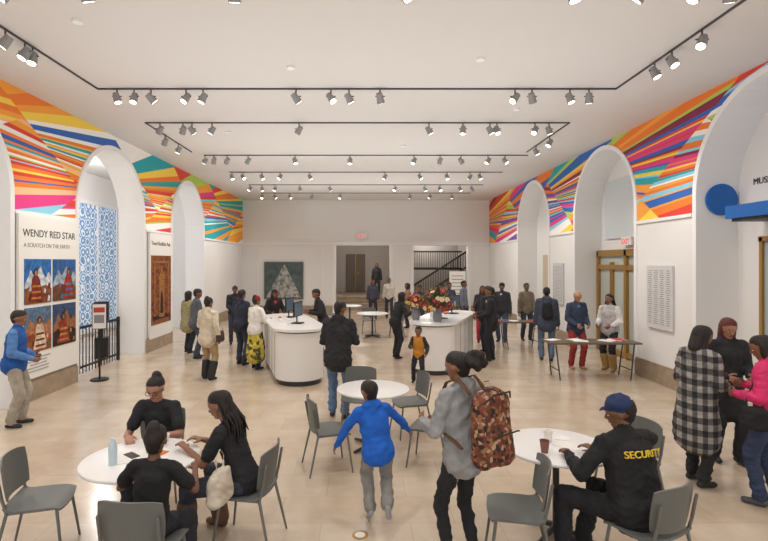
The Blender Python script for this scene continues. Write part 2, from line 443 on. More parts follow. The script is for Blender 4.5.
text('title','Travel Buddhist Asia',0.15,Mleft(-XW+0.072,13.12,2.8),INK,ban)
pm=ramp_mat('painting_brown','noise',9,[(0,'2e1009'),(0.42,'6a2c16'),(0.52,'a8602c'),(0.58,'5e2412'),(1,'2a0e08')],const=False,rough=0.4)
mb=MB(); mb.box((-XW+0.075,13.75,1.6),(0.012,1.3,1.85),pm)
GOLD=mat('gold_print','a87236',0.4,var=0.5,vscale=14); MAR=mat('maroon','3a110c',0.5)
for yy in(13.3,14.2): mb.box((-XW+0.083,yy,1.6),(0.004,0.06,1.6),GOLD)
mb.box((-XW+0.083,13.75,2.35),(0.004,1.1,0.06),GOLD); mb.box((-XW+0.083,13.75,0.85),(0.004,1.1,0.1),MAR)
mb.box((-XW+0.084,13.75,1.35),(0.004,0.34,1.0),GOLD)
mb.add([(-XW+0.087,13.64,0.95),(-XW+0.087,13.86,0.95),(-XW+0.087,13.84,1.4),(-XW+0.087,13.75,1.62),(-XW+0.087,13.66,1.4)],[(0,1,2,3,4)],MAR)
mb.add([(-XW+0.088,13.5,1.87),(-XW+0.088,14.0,1.87),(-XW+0.088,13.75,2.2)],[(0,1,2)],GOLD)
mb.obj('painting_print',smooth=False,parent=ban)
mb=MB(); mb.box((-3.79,YB-0.06,1.5),(1.8,0.08,1.72),mat('frame_grey','6e6a66',0.5)); 
mb.box((-3.79,YB-0.105,1.5),(1.7,0.02,1.62),mat('canvas_teal','50605f',0.7,var=0.35,vscale=4)); pa=mb.obj('triangle_painting',smooth=False)
mb=MB(); tm=ramp_mat('triangle_pattern','voronoi',9,[(0,'b8b4ac'),(0.4,'909592'),(0.65,'6e757b'),(0.85,'a99f90')])
mb.add([(-4.6,YB-0.12,0.72),(-2.98,YB-0.12,0.72),(-3.75,YB-0.12,2.25)],[(0,1,2)],tm); mb.obj('pyramid',smooth=False,parent=pa)
for y,z,w,h in((9.65,1.67,0.82,1.22),(14.75,1.72,0.75,1.2)):
    mb=MB(); mb.box((XW-0.03,y,z),(0.04,w,h),mat('panel','d2d1d0',0.7)); 
    for j in range(4):
        for i in range(26):
            mb.box((XW-0.0515,y+w*(0.36-0.24*j)+random.uniform(-0.01,0.01),z+h/2-0.1-i*0.041),(0.003,w*random.uniform(0.1,0.19),0.012),GREYT)
    mb.obj('donor_panel',smooth=False)
BLUE=mat('shop_blue','1466b8',0.4)
mb=MB(); mb.box((6.08,6.8,3.14),(0.6,2.5,0.2),BLUE); mb.box((6.1,6.8,3.02),(0.5,2.4,0.05),DGREY); mb.obj('shop_canopy',smooth=False)
mb=MB(); mb.cyl((6.1,8.56,3.42),(6.1,8.6,3.42),0.27,0.27,BLUE,40); mb.obj('round_shop_sign')
text('shop_lettering','MUSEUM SHOP',0.15,Mright(6.385,8.25,3.62),INK,None)
GL=mat('shop_glass','a4aeb2',0.15)
mb=MB(); mb.box((6.37,6.9,1.4),(0.04,2.2,2.6),GL)
for y in(5.8,6.9,8.0): mb.box((6.34,y,1.4),(0.06,0.06,2.7),BRONZE)
mb.box((6.34,6.9,2.72),(0.06,2.3,0.08),BRONZE)
for i in range(4): mb.box((6.34,7.4,0.9+i*0.35),(0.02,0.5,0.2),random.choice([mat('print_c',c,0.5) for c in('8d5a4a','5a7a8a','c8b48a')]))
mb.obj('door_2',smooth=False)
GLB=mat('door_glass','b4bab2',0.08)
mb=MB(); mb.box((6.36,12.1,1.3),(0.05,2.9,2.6),GLB)
for y in(10.66,12.1,13.54): mb.box((6.31,y,1.32),(0.1,0.1,2.64),BRONZE)
for y in(11.33,11.42,12.78,12.87): mb.box((6.31,y,1.2),(0.06,0.05,2.3),BRONZE)
for z in(0.1,2.22): mb.box((6.31,12.1,z),(0.08,2.95,0.12),BRONZE)
mb.box((6.31,12.1,2.58),(0.1,2.95,0.16),BRONZE)
for y in(11.28,11.47,12.73,12.92): mb.cap((6.22,y,0.85),(6.22,y,1.35),0.016,0.016,BRONZE,seg=8)
for y in(11.28,11.47,12.73,12.92):
    for z in(0.87,1.33): mb.cap((6.22,y,z),(6.3,y,z),0.012,0.012,BRONZE,seg=6)
mb.obj('door_3',smooth=False)
mb=MB(); mb.box((6.37,12.1,3.7),(0.04,2.4,1.5),mat('transom','d3dadd',0.3)); mb.obj('window_2',smooth=False)
mb=MB(); mb.box((6.37,17.2,1.3),(0.05,1.5,2.6),mat('door_tan','c4b49c',0.5)); mb.box((6.33,17.2,1.3),(0.05,0.04,2.6),BRONZE); mb.obj('door_4',smooth=False)
mb=MB()
mb.box((-5.95,11.0,0.98),(0.05,2.0,0.05),BLACK); mb.box((-5.95,11.0,0.15),(0.04,2.0,0.04),BLACK)
for i in range(17): mb.cap((-5.95,10.02+i*0.122,0.02),(-5.95,10.02+i*0.122,0.97),0.012,0.012,BLACK,seg=6,ck=1)
for y in(10.0,12.0): mb.box((-5.95,y,0.52),(0.06,0.06,1.04),BLACK)
mb.obj('iron_railing')
mb=MB(); mb.cyl((0,0,0),(0,0,0.03),0.17,0.17,BLACK,24); mb.cap((0,0,0.03),(0,0,1.5),0.018,0.018,BLACK,seg=8)
mb.box((0,-0.02,1.27),(0.24,0.03,0.48),WHITE); mb.box((0,-0.037,1.4),(0.2,0.005,0.1),mat('sign_red','c8402c',0.5)); mb.box((0,-0.037,1.22),(0.18,0.005,0.16),GREYT)
mb.box((0,-0.01,1.27),(0.27,0.025,0.51),BLACK)
mb.obj('sign_stand',(-5.3,9.95,0),rad(15))
mb=MB(); mb.box((0,0,0.25),(0.3,0.3,0.5),BLACK); mb.box((0,0,1.15),(0.32,0.25,0.45),BLACK); mb.cap((0,0,0.5),(0,0,1),0.03,0.03,BLACK,seg=8); mb.obj('audio_kiosk',(-6.5,12.3,0),0.4,smooth=False)

# ------------------------------------------------------------ track lights
def head(mb,x,y,z,d):
    d=V(d).normalized(); mb.cyl((x,y,z),(x,y,z-0.08),0.012,0.012,TRACK,6)
    c=V((x,y,z-0.14)); mb.cyl(c-d*0.085,c+d*0.075,0.048,0.066,HEADM,14)
    mb.cyl(c+d*0.075,c+d*0.08,0.052,0.052,LAMPF,14)
    mb.box(c+V((0,0,0.03)),(0.16,0.02,0.012),TRACK)
def rd():
    return (random.uniform(-0.9,0.9),random.uniform(-0.5,0.7),-1)
def track(segs,heads):
    mb=MB()
    for (x0,y0),(x1,y1) in segs:
        mb.box(((x0+x1)/2,(y0+y1)/2,CH-0.012),(abs(x1-x0)+0.022,abs(y1-y0)+0.022,0.024),TRACK)
    for x,y in heads: head(mb,x,y,CH-0.024,rd())
    mb.obj('track_light')
track([((-4.9,5.0),(4.9,5.0))],[(X,5.0) for X in(-3.6,-2.8,-1.32,0.38,2.08,2.76,3.3,3.65)])
track([((-4.4,8.2),(4.1,8.2)),((-4.4,5.2),(-4.4,8.2)),((4.1,5.2),(4.1,8.2))],
  [((px-366)*8.2/500,8.2) for px in(117,134,151,186,203,296,331,349,380,515,532,570,589)]+[(-4.4,6.1),(-4.4,6.45),(-4.4,6.6),(4.1,6.1),(4.1,6.7),(4.1,7.1)])
track([((-4.5,10.2),(4.15,10.2)),((-4.5,10.2),(-4.5,12.9)),((4.15,10.2),(4.15,12.9))],
  [((px-366)*10.2/500,10.2) for px in(160,183,192,212,299,429,463,490,497,535,549)]+[(-4.5,11.2),(-4.5,12.0),(4.15,11.3),(4.15,12.2)])
track([((-4.3,13.3),(4.3,13.3))],[((px-366)*13.3/500,13.3) for px in(205,214,227,248,295,350,414,440,461,488,505)])
track([((-4.3,15.8),(4.3,15.8))],[((px-366)*15.8/500,15.8) for px in(232,243,262,280,310,385,420,447,470,480)])
track([((-4.3,18.4),(4.3,18.4))],[((px-366)*18.4/500,18.4) for px in(250,262,275,300,330,395,425,440,460,472)])
track([((-4.3,20.6),(4.3,20.6))],[((px-366)*20.6/500,20.6) for px in(262,275,290,312,340,410,430,452)])

# ------------------------------------------------------------ furniture
mb=MB()
def seatf(u,v): return (u*0.225*math.sqrt(1-0.16*v*v),v*0.215*math.sqrt(1-0.16*u*u),0.445-0.014*(1-u*u)-0.02*max(0,v-0.5)**2*4+0.03*max(0,-v-0.6)**2*6)
def backf(u,v):
    return (u*0.225*math.sqrt(1-0.13*v*v)*(1+0.03*v),-0.215-0.04*(v+1)/2+0.055*u*u,0.665+v*0.16*math.sqrt(1-0.25*u**4))
mb.plate(seatf,10,10,0.016,CHAIRM); mb.plate(backf,12,8,-0.014,CHAIRM)
for sx in(-1,1):
    mb.cap((sx*0.18,0.16,0.43),(sx*0.225,0.215,0.008),0.013,0.010,CHAIRL,seg=8)
    mb.tube([(sx*0.2,-0.235,0.72),(sx*0.2,-0.205,0.55),(sx*0.195,-0.175,0.43)],0.012,CHAIRL)
    mb.cap((sx*0.195,-0.175,0.43),(sx*0.225,-0.27,0.008),0.013,0.010,CHAIRL,seg=8)
    mb.cap((sx*0.18,0.16,0.425),(sx*0.19,-0.175,0.425),0.011,0.011,CHAIRL,seg=8)
CH_ME=mb.mesh('chair')
def chair(x,y,th): return place('cafe_chair',CH_ME,(x,y,0),rad(th))
for c in[(-2.62,4.04,-75),(-1.5,3.42,-5),(-1.0,4.22,82),(-2.1,5.05,188),(-0.42,5.72,-72),(0.6,6.85,105),(0.74,5.85,70),(-0.1,7.08,172),
         (1.16,3.88,80),(2.03,3.62,27),(2.5,4.8,105)]: chair(*c)
def rtable(x,y,r=0.46,h=0.75):
    mb=MB(); mb.lathe([(r-0.02,h-0.03),(r-0.004,h-0.024),(r,h-0.012),(r-0.004,h-0.002),(r-0.012,h)],(0,0,0),WHITE,48)
    mb.cyl((0,0,0.05),(0,0,h-0.03),0.028,0.028,DGREY,16); mb.cyl((0,0,h-0.05),(0,0,h-0.03),0.12,0.12,DGREY,16)
    for i in range(4):
        t=math.pi/4+i*math.pi/2; mb.cap((0,0,0.05),(math.cos(t)*0.32,math.sin(t)*0.32,0.022),0.028,0.018,DGREY,seg=8)
    return mb.obj('round_cafe_table',(x,y,0))
rtable(-1.84,4.1); rtable(1.66,4.37); rtable(0.09,6.35); rtable(0.2,15.7,0.5); rtable(-0.6,18.5,0.45)
for c in[(0.95,15.7,90),(-0.6,15.6,-90),(0.1,16.6,180),(-1.35,18.4,-90)]: chair(*c)
def cup(x,y,z,col='f4f0ea'):
    mb=MB(); mb.lathe([(0.028,0),(0.04,0.1),(0.041,0.103),(0.037,0.1),(0.03,0.06)],(0,0,0),mat('cup',col,0.5),20)
    return mb.obj('paper_cup',(x,y,z))
cup(1.5,4.2,0.75,'8a5a4a'); cup(1.62,4.45,0.75); cup(-1.75,4.35,0.75)
mb=MB(); mb.lathe([(0.032,0),(0.033,0.12),(0.031,0.15),(0.013,0.19),(0.013,0.21)],(0,0,0),mat('bottle','c8dbe4',0.1),16); mb.obj('water_bottle',(-2.0,3.95,0.75))
mb=MB(); mb.box((0,0,0.003),(0.21,0.29,0.004),PAPER,0.2); mb.box((0.2,0.1,0.003),(0.16,0.1,0.004),mat('flyer','d0742e',0.7),-0.4); mb.box((0.02,0.02,0.007),(0.07,0.14,0.008),BLACK,0.9); mb.obj('papers',(-1.95,4.1,0.75))
mb=MB(); mb.box((0,0,0.003),(0.15,0.22,0.004),PAPER,0.7); mb.box((0.03,0.18,0.003),(0.12,0.1,0.004),PAPER,-0.4); mb.obj('napkin',(1.75,4.35,0.75))

def desk(x,y,th,L,W,name='reception_desk'):
    mb=MB()
    def stad(w,l,n=14):
        r=w/2; o=[]
        for i in range(n+1):
            t=math.pi+math.pi*i/n; o.append((r*math.cos(t),-l/2+r+r*math.sin(t)))
        for i in range(n+1):
            t=math.pi*i/n; o.append((r*math.cos(t),l/2-r+r*math.sin(t)))
        return o
    mb.prism(stad(W-0.16,L-0.16),0,0.1,DGREY); mb.prism(stad(W-0.06,L-0.06),0.1,1.0,WHITE); mb.prism(stad(W+0.05,L+0.05),1.03,1.08,WHITE)
    mb.prism(stad(W-0.12,L-0.12),1.0,1.03,DGREY)
    for i in range(5):
        yy=-L/2+0.55+i*(L-1.1)/4
        mb.box((-W/2+0.03,yy,0.55),(0.012,0.01,0.86),GREYT); mb.box((W/2-0.03,yy,0.55),(0.012,0.01,0.86),GREYT)
    o=mb.obj(name,(x,y,0),rad(th),ang=30)
    for i,yy in enumerate((-L*0.18,L*0.2)):
        mm=MB(); mm.box((0,0,0.012),(0.22,0.2,0.02),BLACK); mm.cyl((0,0.02,0.02),(0,0.02,0.2),0.015,0.015,BLACK,8); mm.box((0,0,0.3),(0.48,0.03,0.3),BLACK); mm.box((0,-0.017,0.3),(0.44,0.004,0.26),mat('screen','5a6f82',0.3))
        mm.obj('monitor_%d'%i,(0.05,yy,1.08),rad(60),smooth=False,parent=o)
    mm=MB(); mm.box((0,0,0.02),(0.22,0.3,0.04),PAPER); mm.box((0.02,0.5,0.015),(0.15,0.22,0.03),mat('leaflet','c8452f',0.7)); mm.box((-0.05,-0.35,0.06),(0.12,0.02,0.14),WHITE); mm.obj('leaflets',(-0.15,0,1.08),parent=o,smooth=False)
    return o
desk(-1.62,10.85,17,3.1,1.0); desk(1.85,11.75,-22,3.1,1.0)

def flowers(x,y,z,R,name='flower_arrangement'):
    mb=MB(); mb.lathe([(0.07,0),(0.1,0.08),(0.09,0.2),(0.06,0.26),(0.075,0.3)],(0,0,0),mat('vase','8c8f93',0.2),20)
    green=mat('leaf','3f6030',0.6); cols=[mat('petal_'+c,c,0.6) for c in('a8232f','c8563a','e6b844','8a1f2c','7a2244','e0c8a8','b83a3a')]
    for i in range(120):
        t=random.uniform(0,2*math.pi); ph=math.acos(random.uniform(-0.3,1)); r=R*random.uniform(0.6,1.15)
        d=V((math.sin(ph)*math.cos(t),math.sin(ph)*math.sin(t),math.cos(ph)*0.85)); p=V((0,0,0.36))+d*r
        if i%5<2:
            mb.cap((0,0,0.28),p,0.006,0.004,green,seg=5,ck=1)
            mb.cap(p-d*0.09,p+d*0.09+V((0,0,-0.03)),0.035,0.006,green,fl=0.15,seg=6,ck=2)
        else:
            mb.cap((0,0,0.28),p,0.005,0.004,green,seg=4,ck=1)
            m=random.choice(cols); s=random.uniform(0.028,0.055); a,b,zz,u,w=mb.frame((0,0,0),d)
            for k in range(6):
                an=k*math.pi/3; e=(u*math.cos(an)+w*math.sin(an)); mb.cap(p,p+e*s+d*0.012,s*0.3,s*0.5,m,fl=0.45,side=e.cross(d),seg=6,ck=2)
            mb.cap(p,p+d*0.012,s*0.32,s*0.3,cols[2],seg=6,ck=2)
    return mb.obj(name,(x,y,z))
flowers(1.52,10.65,1.08,0.38); flowers(1.1,11.02,1.08,0.22)

def trestle(x,y,L,W,th=0,top=None):
    mb=MB(); top=top or mat('table_top','6b5a48',0.5)
    mb.box((0,0,0.735),(L,W,0.03),top)
    for sx in(-1,1):
        for sy in(-1,1): mb.cap((sx*(L/2-0.12),sy*(W/2-0.08),0.72),(sx*(L/2-0.2),sy*(W/2-0.06),0.012),0.014,0.014,DGREY,seg=8)
        mb.cap((sx*(L/2-0.17),-W/2+0.07,0.2),(sx*(L/2-0.17),W/2-0.07,0.2),0.011,0.011,DGREY,seg=8)
    for i in range(7): mb.box((random.uniform(-L/2+0.15,L/2-0.15),random.uniform(-W/2+0.15,W/2-0.15),0.755+i*0.0008),(0.2,0.28,0.008),random.choice([PAPER,mat('leaflet','c8452f',0.7),mat('leafb','3d74b0',0.7),PAPER]),random.uniform(0,3))
    mb.obj('folding_table',(x,y,0),rad(th),smooth=False)
trestle(4.55,10.15,1.8,0.6); trestle(4.2,13.6,1.2,0.6); trestle(-2.9,13.6,1.3,0.6)
mb=MB(); mb.cyl((-0.05,4.3,0.0),(-0.05,4.3,0.004),0.07,0.07,mat('decal','b58a4a',0.5),28); mb.cyl((-0.05,4.3,0.004),(-0.05,4.3,0.006),0.045,0.045,PAPER,24); mb.obj('floor_decal')

# ------------------------------------------------------------ people
def rotv(yaw,pitch,sd=0):
    return Matrix.Rotation(rad(yaw),3,'Z')@Matrix.Rotation(rad(pitch),3,'X')@Matrix.Rotation(rad(sd),3,'Y')
def ik(S,T,l1,l2,pole):
    d=T-S; L=min(d.length,(l1+l2)*0.998); n=d.normalized(); T=S+n*L
    a=(l1*l1-l2*l2+L*L)/(2*L); h=math.sqrt(max(l1*l1-a*a,0)); p=pole-n*pole.dot(n)
    if p.length<1e-4: p=V((0,1,0))
    return S+n*a+p.normalized()*h,T
class Body:
    def __init__(s): s.p=[]; s.raw=MB()
    def c(s,a,b,ra,rb,m,fl=1.0,fb=None,side=(1,0,0)): s.p.append((V(a),V(b),ra,rb,m,fl,fl if fb is None else fb,V(side)))
    def finish(s,name,loc,th,voxel,fold=0.004,smooth=3,clothmats=(),rawparts=()):
        mb=MB()
        for a,b,ra,rb,m,fl,fb,sd in s.p: mb.cap(a,b,ra,rb,m,fl,fb,sd,seg=16,ck=4)
        me=mb.mesh(name,False); tmp=bpy.data.objects.new('tmp',me); COL.objects.link(tmp)
        r=tmp.modifiers.new('r','REMESH'); r.mode='VOXEL'; r.voxel_size=voxel; r.adaptivity=0
        sm=tmp.modifiers.new('s','SMOOTH'); sm.factor=0.5; sm.iterations=smooth
        dg=bpy.context.evaluated_depsgraph_get(); dg.update()
        m2=bpy.data.meshes.new_from_object(tmp.evaluated_get(dg)); bpy.data.objects.remove(tmp)
        nv=len(m2.vertices); co=np.empty(nv*3); m2.vertices.foreach_get('co',co); co=co.reshape(-1,3)
        no=np.empty(nv*3); m2.vertices.foreach_get('normal',no); no=no.reshape(-1,3)
        mats=[]; 
        for p in s.p:
            if p[4] not in mats: mats.append(p[4])
        def label(P):
            best=np.full(len(P),1e9); lab=np.zeros(len(P),int)
            for a,b,ra,rb,m,fl,fb,sd in s.p:
                A,B,z,u,w=mb.frame(a,b,sd); L=(B-A).length
                q=P-np.array(A); t=q@np.array(z); tc=np.clip(t,0,L); k=tc/L if L>1e-7 else tc*0
                R=ra+(rb-ra)*k; F=fl+(fb-fl)*k; x=q@np.array(u); y=q@np.array(w); ax=t-tc
                nrm=np.sqrt((x/R)**2+(y/(R*F))**2+(ax/(R*np.minimum(1,F)))**2)
                d=(nrm-1)*R*np.minimum(1,F)
                sel=d<best; best=np.where(sel,d,best); lab=np.where(sel,mats.index(m),lab)
            return lab
        lv=label(co); cm=np.array([1.0 if (mm.name.startswith('cloth') or mm in clothmats) else 0.0 for mm in mats])
        if fold>0:
            rs=np.random.RandomState(len(name)*7+nv%97); f=np.zeros(nv)
            for i in range(9):
                kv=rs.normal(size=3)*np.array([13,13,30])*(0.6+0.16*i); w_=np.sin(co@kv+rs.uniform(0,6.28)+2.0*np.sin(co@(kv[::-1]*0.35)))
                f+=(1-2*np.abs(w_)**0.8)/ (1+0.3*i)
            co=co+no*(f*fold*0.5*cm[lv])[:,None]
        nf=len(m2.polygons); ls=[tuple(p.vertices) for p in m2.polygons]
        cen=np.array([co[list(f)].mean(axis=0) for f in ls]) if nf else np.zeros((0,3))
        lf=label(cen)
        out=MB(); out.mats=list(mats); out.v=[tuple(c) for c in co]; out.f=ls; out.m=[int(i) for i in lf]
        off=len(out.v); 
        rw=s.raw
        if rw.v:
            out.v+=rw.v; out.f+=[tuple(i+off for i in f) for f in rw.f]; out.m+=[out.mi(rw.mats[i]) for i in rw.m]
        bpy.data.meshes.remove(m2)
        me=bpy.data.meshes.new(name); me.from_pydata(out.v,[],out.f)
        for m in out.mats: me.materials.append(m)
        me.polygons.foreach_set('material_index',out.m); me.update(); me.shade_smooth()
        return place(name,me,loc,rad(th))
EYEW=mat('eye_white','d8d2ca',0.3); EYED=mat('eye_dark','1a0f0a',0.2)
def person(name,x,y,th,H=1.7,pose='stand',z=0.0,skin='8a5d45',hair='1c1412',hs='short',top='26262b',pants='2a2d36',shoes='1f1f20',
           sleeve='long',bulk=1.0,hem=0.13,feet=None,hands=None,lean=(2,0),head=(0,0),voxel=0.013,fit=0.019,skirt=None,coat=0,
           inner=None,hood=False,hat=None,glasses=False,pel=None,curl=35,fp=(0,0),hk=None,epole=None,vest=None,topm=None,hdir=None,hnrm=None,foldamp=0.006,scarf=None,boots=None,shw=1.0,bag=None,pack=None):
    k=H/1.75; B=Body()
    T=topm or cloth(top); P=cloth(pants); S=skinm(skin); HR=hairm(hair); SH=mat('shoe',shoes,0.5)
    SL=T if not vest else cloth(vest)
    if pel is None: pel=(0,0,0.95*k) if pose=='stand' else (0,0,0.545)
    pel=V(pel); a,b2=rad(lean[0]),rad(lean[1])
    sp=V((math.sin(b2),math.sin(a),math.cos(a)*math.cos(b2))).normalized(); X=V((1,0,0)); X=(X-sp*X.dot(sp)).normalized(); F=sp.cross(X)
    if F.y<0: F=-F
    waist=pel+sp*0.13*k; chest=pel+sp*0.36*k; neck=pel+sp*0.525*k
    w=bulk
    long_=sleeve=='long'
    B.c(pel-sp*0.02*k,pel+sp*0.1*k,0.155*k*w,0.145*k*w,P,0.7,side=X)
    for sx in(-1,1): B.c(pel+X*sx*0.072*k-F*0.03*k-sp*0.05*k,pel+X*sx*0.068*k-F*0.026*k-sp*0.0*k,0.083*k*w,0.08*k*w,P)
    j=0.018 if long_ else 0.010
    B.c(waist,chest,(0.148 if long_ else 0.143)*k*w+j,0.156*k*w+j,T,0.76,0.7,side=X)
    B.c(chest,pel+sp*0.45*k,0.156*k*w+j,0.122*k*w+j,T,0.7,0.62,side=X)
    B.c(chest+sp*0.05*k-F*0.01,neck-sp*0.02,0.135*k*w,0.06*k,T,0.55,0.9,side=X)
    if coat>0:
        B.c(waist,pel-V((0,0,coat*0.5)),0.15*k*w+j,0.19*k*w+j,T,0.78,side=X); B.c(pel-V((0,0,coat*0.5)),pel-V((0,0,coat)),0.19*k*w+j,0.2*k*w+j,T,0.8,side=X)
    else:
        hb=pel+sp*(0.11-hem)*k-F*0.012*k
        B.c(waist,hb,0.148*k*w+j,0.16*k*w+j+0.006,T,0.76,0.82,side=X)
        if long_: B.c(hb-sp*0.005,hb+sp*0.015,0.16*k*w+j+0.011,0.16*k*w+j+0.011,T,0.82,side=X)
    for i,sx in enumerate((-1,1)):
        shp=pel+sp*0.455*k+X*sx*0.166*k*shw*(0.5+0.5*w)
        B.c(pel+sp*0.46*k+X*sx*0.07*k,shp,0.06*k*w+j*0.7,0.050*k*w+j*0.7,T,1,side=F)
        if hands: tg=V(hands[i])
        else: tg=V((sx*(0.23*k+0.03*w),0.06,0.83*k)) if pose=='stand' else V((sx*0.14,0.33,0.66))
        pole=V((sx*0.5,-0.8,-0.5)) if epole is None else V((sx*epole[0],epole[1],epole[2]))
        E,W=ik(shp,tg,0.29*k,0.255*k,pole)
        ar=k*(0.8+0.2*w)
        if not long_:
            mid=shp.lerp(E,0.68); B.c(shp,E,0.046*ar,0.039*ar,S); B.c(shp,mid,0.056*ar+0.01,0.055*ar+0.014,SL); B.c(E,W,0.040*ar,0.026*ar,S)
        else:
            B.c(shp,E,0.054*ar+0.015,0.046*ar+0.018,SL); B.c(E,W,0.045*ar+0.019,0.033*ar+0.015,SL)
            fd=(W-E).normalized(); B.c(W-fd*0.03,W+fd*0.008,0.034*ar+0.016,0.034*ar+0.012,SL)
            for q in(0.3,0.6): 
                p=E.lerp(W,q); B.c(p-fd*0.008,p+fd*0.008,(0.042-0.008*q)*ar+0.023,(0.042-0.008*q)*ar+0.022,SL)
        hd=(W-E).normalized() if hdir is None or hdir[i] is None else V(hdir[i]).normalized()
        nr=V((-sx,0,0)) if hnrm is None or hnrm[i] is None else V(hnrm[i])
        nr=(nr-hd*nr.dot(hd)); 
        if nr.length<0.1: nr=V((0,-0.5,-1)); nr=nr-hd*nr.dot(hd)
        nr.normalize(); tv=hd.cross(nr) if sx>0 else nr.cross(hd)
        hk2=k*1.0; add=(lambda a,b,r1,r2,fl=1.0,side=(1,0,0):B.c(a,b,r1,r2,S,fl,side=side)) if voxel<0.01 else (lambda a,b,r1,r2,fl=1.0,side=(1,0,0):B.raw.cap(a,b,r1,r2,S,fl,side=side,seg=6,ck=2))
        add(W-hd*0.02,W+hd*0.03*hk2,0.027*hk2,0.03*hk2,0.7,tv)
        add(W+hd*0.025*hk2,W+hd*0.085*hk2,0.033*hk2,0.04*hk2,0.42,tv)
        for q,(ln,o) in enumerate(((0.068,0.031),(0.078,0.0105),(0.072,-0.0105),(0.056,-0.031))):
            p=W+hd*0.088*hk2+tv*o*hk2; ang=rad(curl*0.5+q*4); ll=ln*hk2
            for sgm,fr in enumerate((0.45,0.31,0.24)):
                dd=(hd*math.cos(ang)+nr*math.sin(ang)+tv*o*0.9*(1 if sgm==0 else 0.5)).normalized(); e=p+dd*ll*fr
                add(p,e,(0.0098-0.0008*sgm)*hk2,(0.0092-0.001*sgm)*hk2); p=e; ang+=rad(curl*0.8)
        p=W+hd*0.03*hk2+tv*0.028*hk2; e=p+(hd*0.65+tv*0.7+nr*0.35).normalized()*0.045*hk2; add(p,e,0.013*hk2,0.011*hk2)
        e2=e+(hd*0.9+tv*0.15+nr*0.4).normalized()*0.032*hk2; add(e,e2,0.011*hk2,0.0085*hk2)
    for i,sx in enumerate((-1,1)):
        hip=pel+V((sx*0.088*k*w,0,-0.03*k))
        if feet: an=V(feet[i])
        else: an=V((sx*0.105,(-0.03 if i else 0.05),0.09*k)) if pose=='stand' else V((sx*0.14,0.40*k/0.95,0.09*k))
        K,an=ik(hip,an,0.43*k,0.43*k,V((sx*0.12+(an.x-hip.x)*1.5,1,0.15)))
        lg=k*(0.75+0.25*w)
        B.c(hip,K,0.080*lg+fit,0.056*lg+fit*1.1,P); B.c(K,an+V((0,0,0.03)),0.056*lg+fit*1.1,0.043*lg+fit*1.1,P)
        if fit>0.01:
            for q in(0.72,0.9): 
                p=K.lerp(an,q); B.c(p-V((0,0,0.006)),p+V((0,0,0.006)),0.047*lg+fit*1.25,0.046*lg+fit*1.2,P)
        pt=rad(fp[i]); fd=V((sx*0.12+(an.x-hip.x)*0.8*(1 if pose!='stand' else 0),math.cos(pt),math.sin(pt))).normalized(); dn=V((0,math.sin(pt),-math.cos(pt)))
        B.c(an-fd*0.035*k+dn*0.047*k,an+fd*0.03*k+dn*0.045*k,0.036*k,0.04*k,SH,1.0,1.0)
        B.c(an+fd*0.02*k+dn*0.05*k,an+fd*0.135*k+dn*0.056*k,0.041*k,0.038*k,SH,0.85,0.75)
        if boots: BM=mat('boot',boots,0.6); B.c(K.lerp(an,0.35),an,0.058*lg+fit*1.4,0.05*lg+fit*1.3,BM)
        else: B.c(an-V((0,0,0.01)),an+dn*0.03*k,0.038*k,0.04*k,SH)
    if skirt:
        zb=0.32*k
        B.c(waist,pel-V((0,0,0.1)),0.15*k,0.2*k,skirt,0.72); B.c(pel-V((0,0,0.1)),V((pel.x,pel.y,zb)),0.2*k,0.27*k,skirt,0.75)
    hk=hk or (k**0.35 if H<1.5 else k**0.8); hm=rotv(head[0],head[1]); r=hm@V((1,0,0)); f=hm@V((0,1,0)); u=hm@V((0,0,1))
    hc=neck+sp*0.095*k+u*0.035*hk+f*0.015
    if H<1.5: hc=neck+sp*0.07*k+u*0.055*hk+f*0.01
    Hp=lambda fx,uy,rx=0: hc+(f*fx+u*uy+r*rx)*hk
    B.c(neck-sp*0.04*k,Hp(-0.015,-0.05),0.053*k,0.048*k,S,1)
    B.c(Hp(-0.03,0.032),Hp(0.022,0.032),0.078*hk,0.076*hk,S,1.08,side=r)
    B.c(Hp(0.022,0.0),Hp(0.035,-0.07),0.066*hk,0.043*hk,S,0.95,side=r)
    B.c(Hp(0.055,-0.085),Hp(0.06,-0.082),0.024*hk,0.024*hk,S,side=r)
    B.c(Hp(0.086,0.012),Hp(0.104,-0.022),0.009*hk,0.014*hk,S,side=r); B.c(Hp(0.094,-0.026,-0.013),Hp(0.094,-0.026,0.013),0.009*hk,0.009*hk,S)
    B.c(Hp(0.079,0.024,-0.035),Hp(0.079,0.024,0.035),0.012*hk,0.012*hk,S); 
    B.c(Hp(0.083,-0.053,-0.014),Hp(0.083,-0.053,0.014),0.009*hk,0.009*hk,S)
    for sx in(-1,1):
        B.c(Hp(-0.005,0.008,sx*0.08),Hp(-0.002,-0.02,sx*0.077),0.02*hk,0.013*hk,S,0.5,side=f)
        B.raw.cap(Hp(0.078,0.0,sx*0.031),Hp(0.079,0.0,sx*0.033),0.0125*hk,0.0125*hk,EYEW,fl=0.6,side=r,seg=10,ck=3); B.raw.cap(Hp(0.0865,0,sx*0.031),Hp(0.087,0,sx*0.0312),0.0062*hk,0.0062*hk,EYED,seg=8,ck=2)
        B.raw.cap(Hp(0.09,0.024,sx*0.018),Hp(0.084,0.027,sx*0.045),0.0035*hk,0.003*hk,HR,seg=6,ck=1)
        if glasses:
            for q in range(12):
                t0,t1=q*math.pi/6,(q+1)*math.pi/6
                B.raw.cap(Hp(0.1,0.021*math.sin(t0),sx*0.033+0.025*math.cos(t0)),Hp(0.1,0.021*math.sin(t1),sx*0.033+0.025*math.cos(t1)),0.0025,0.0025,EYED,seg=5,ck=1)
            B.raw.cap(Hp(0.1,0.003,sx*0.057),Hp(0.0,0.006,sx*0.082),0.002,0.002,EYED,seg=5,ck=1)
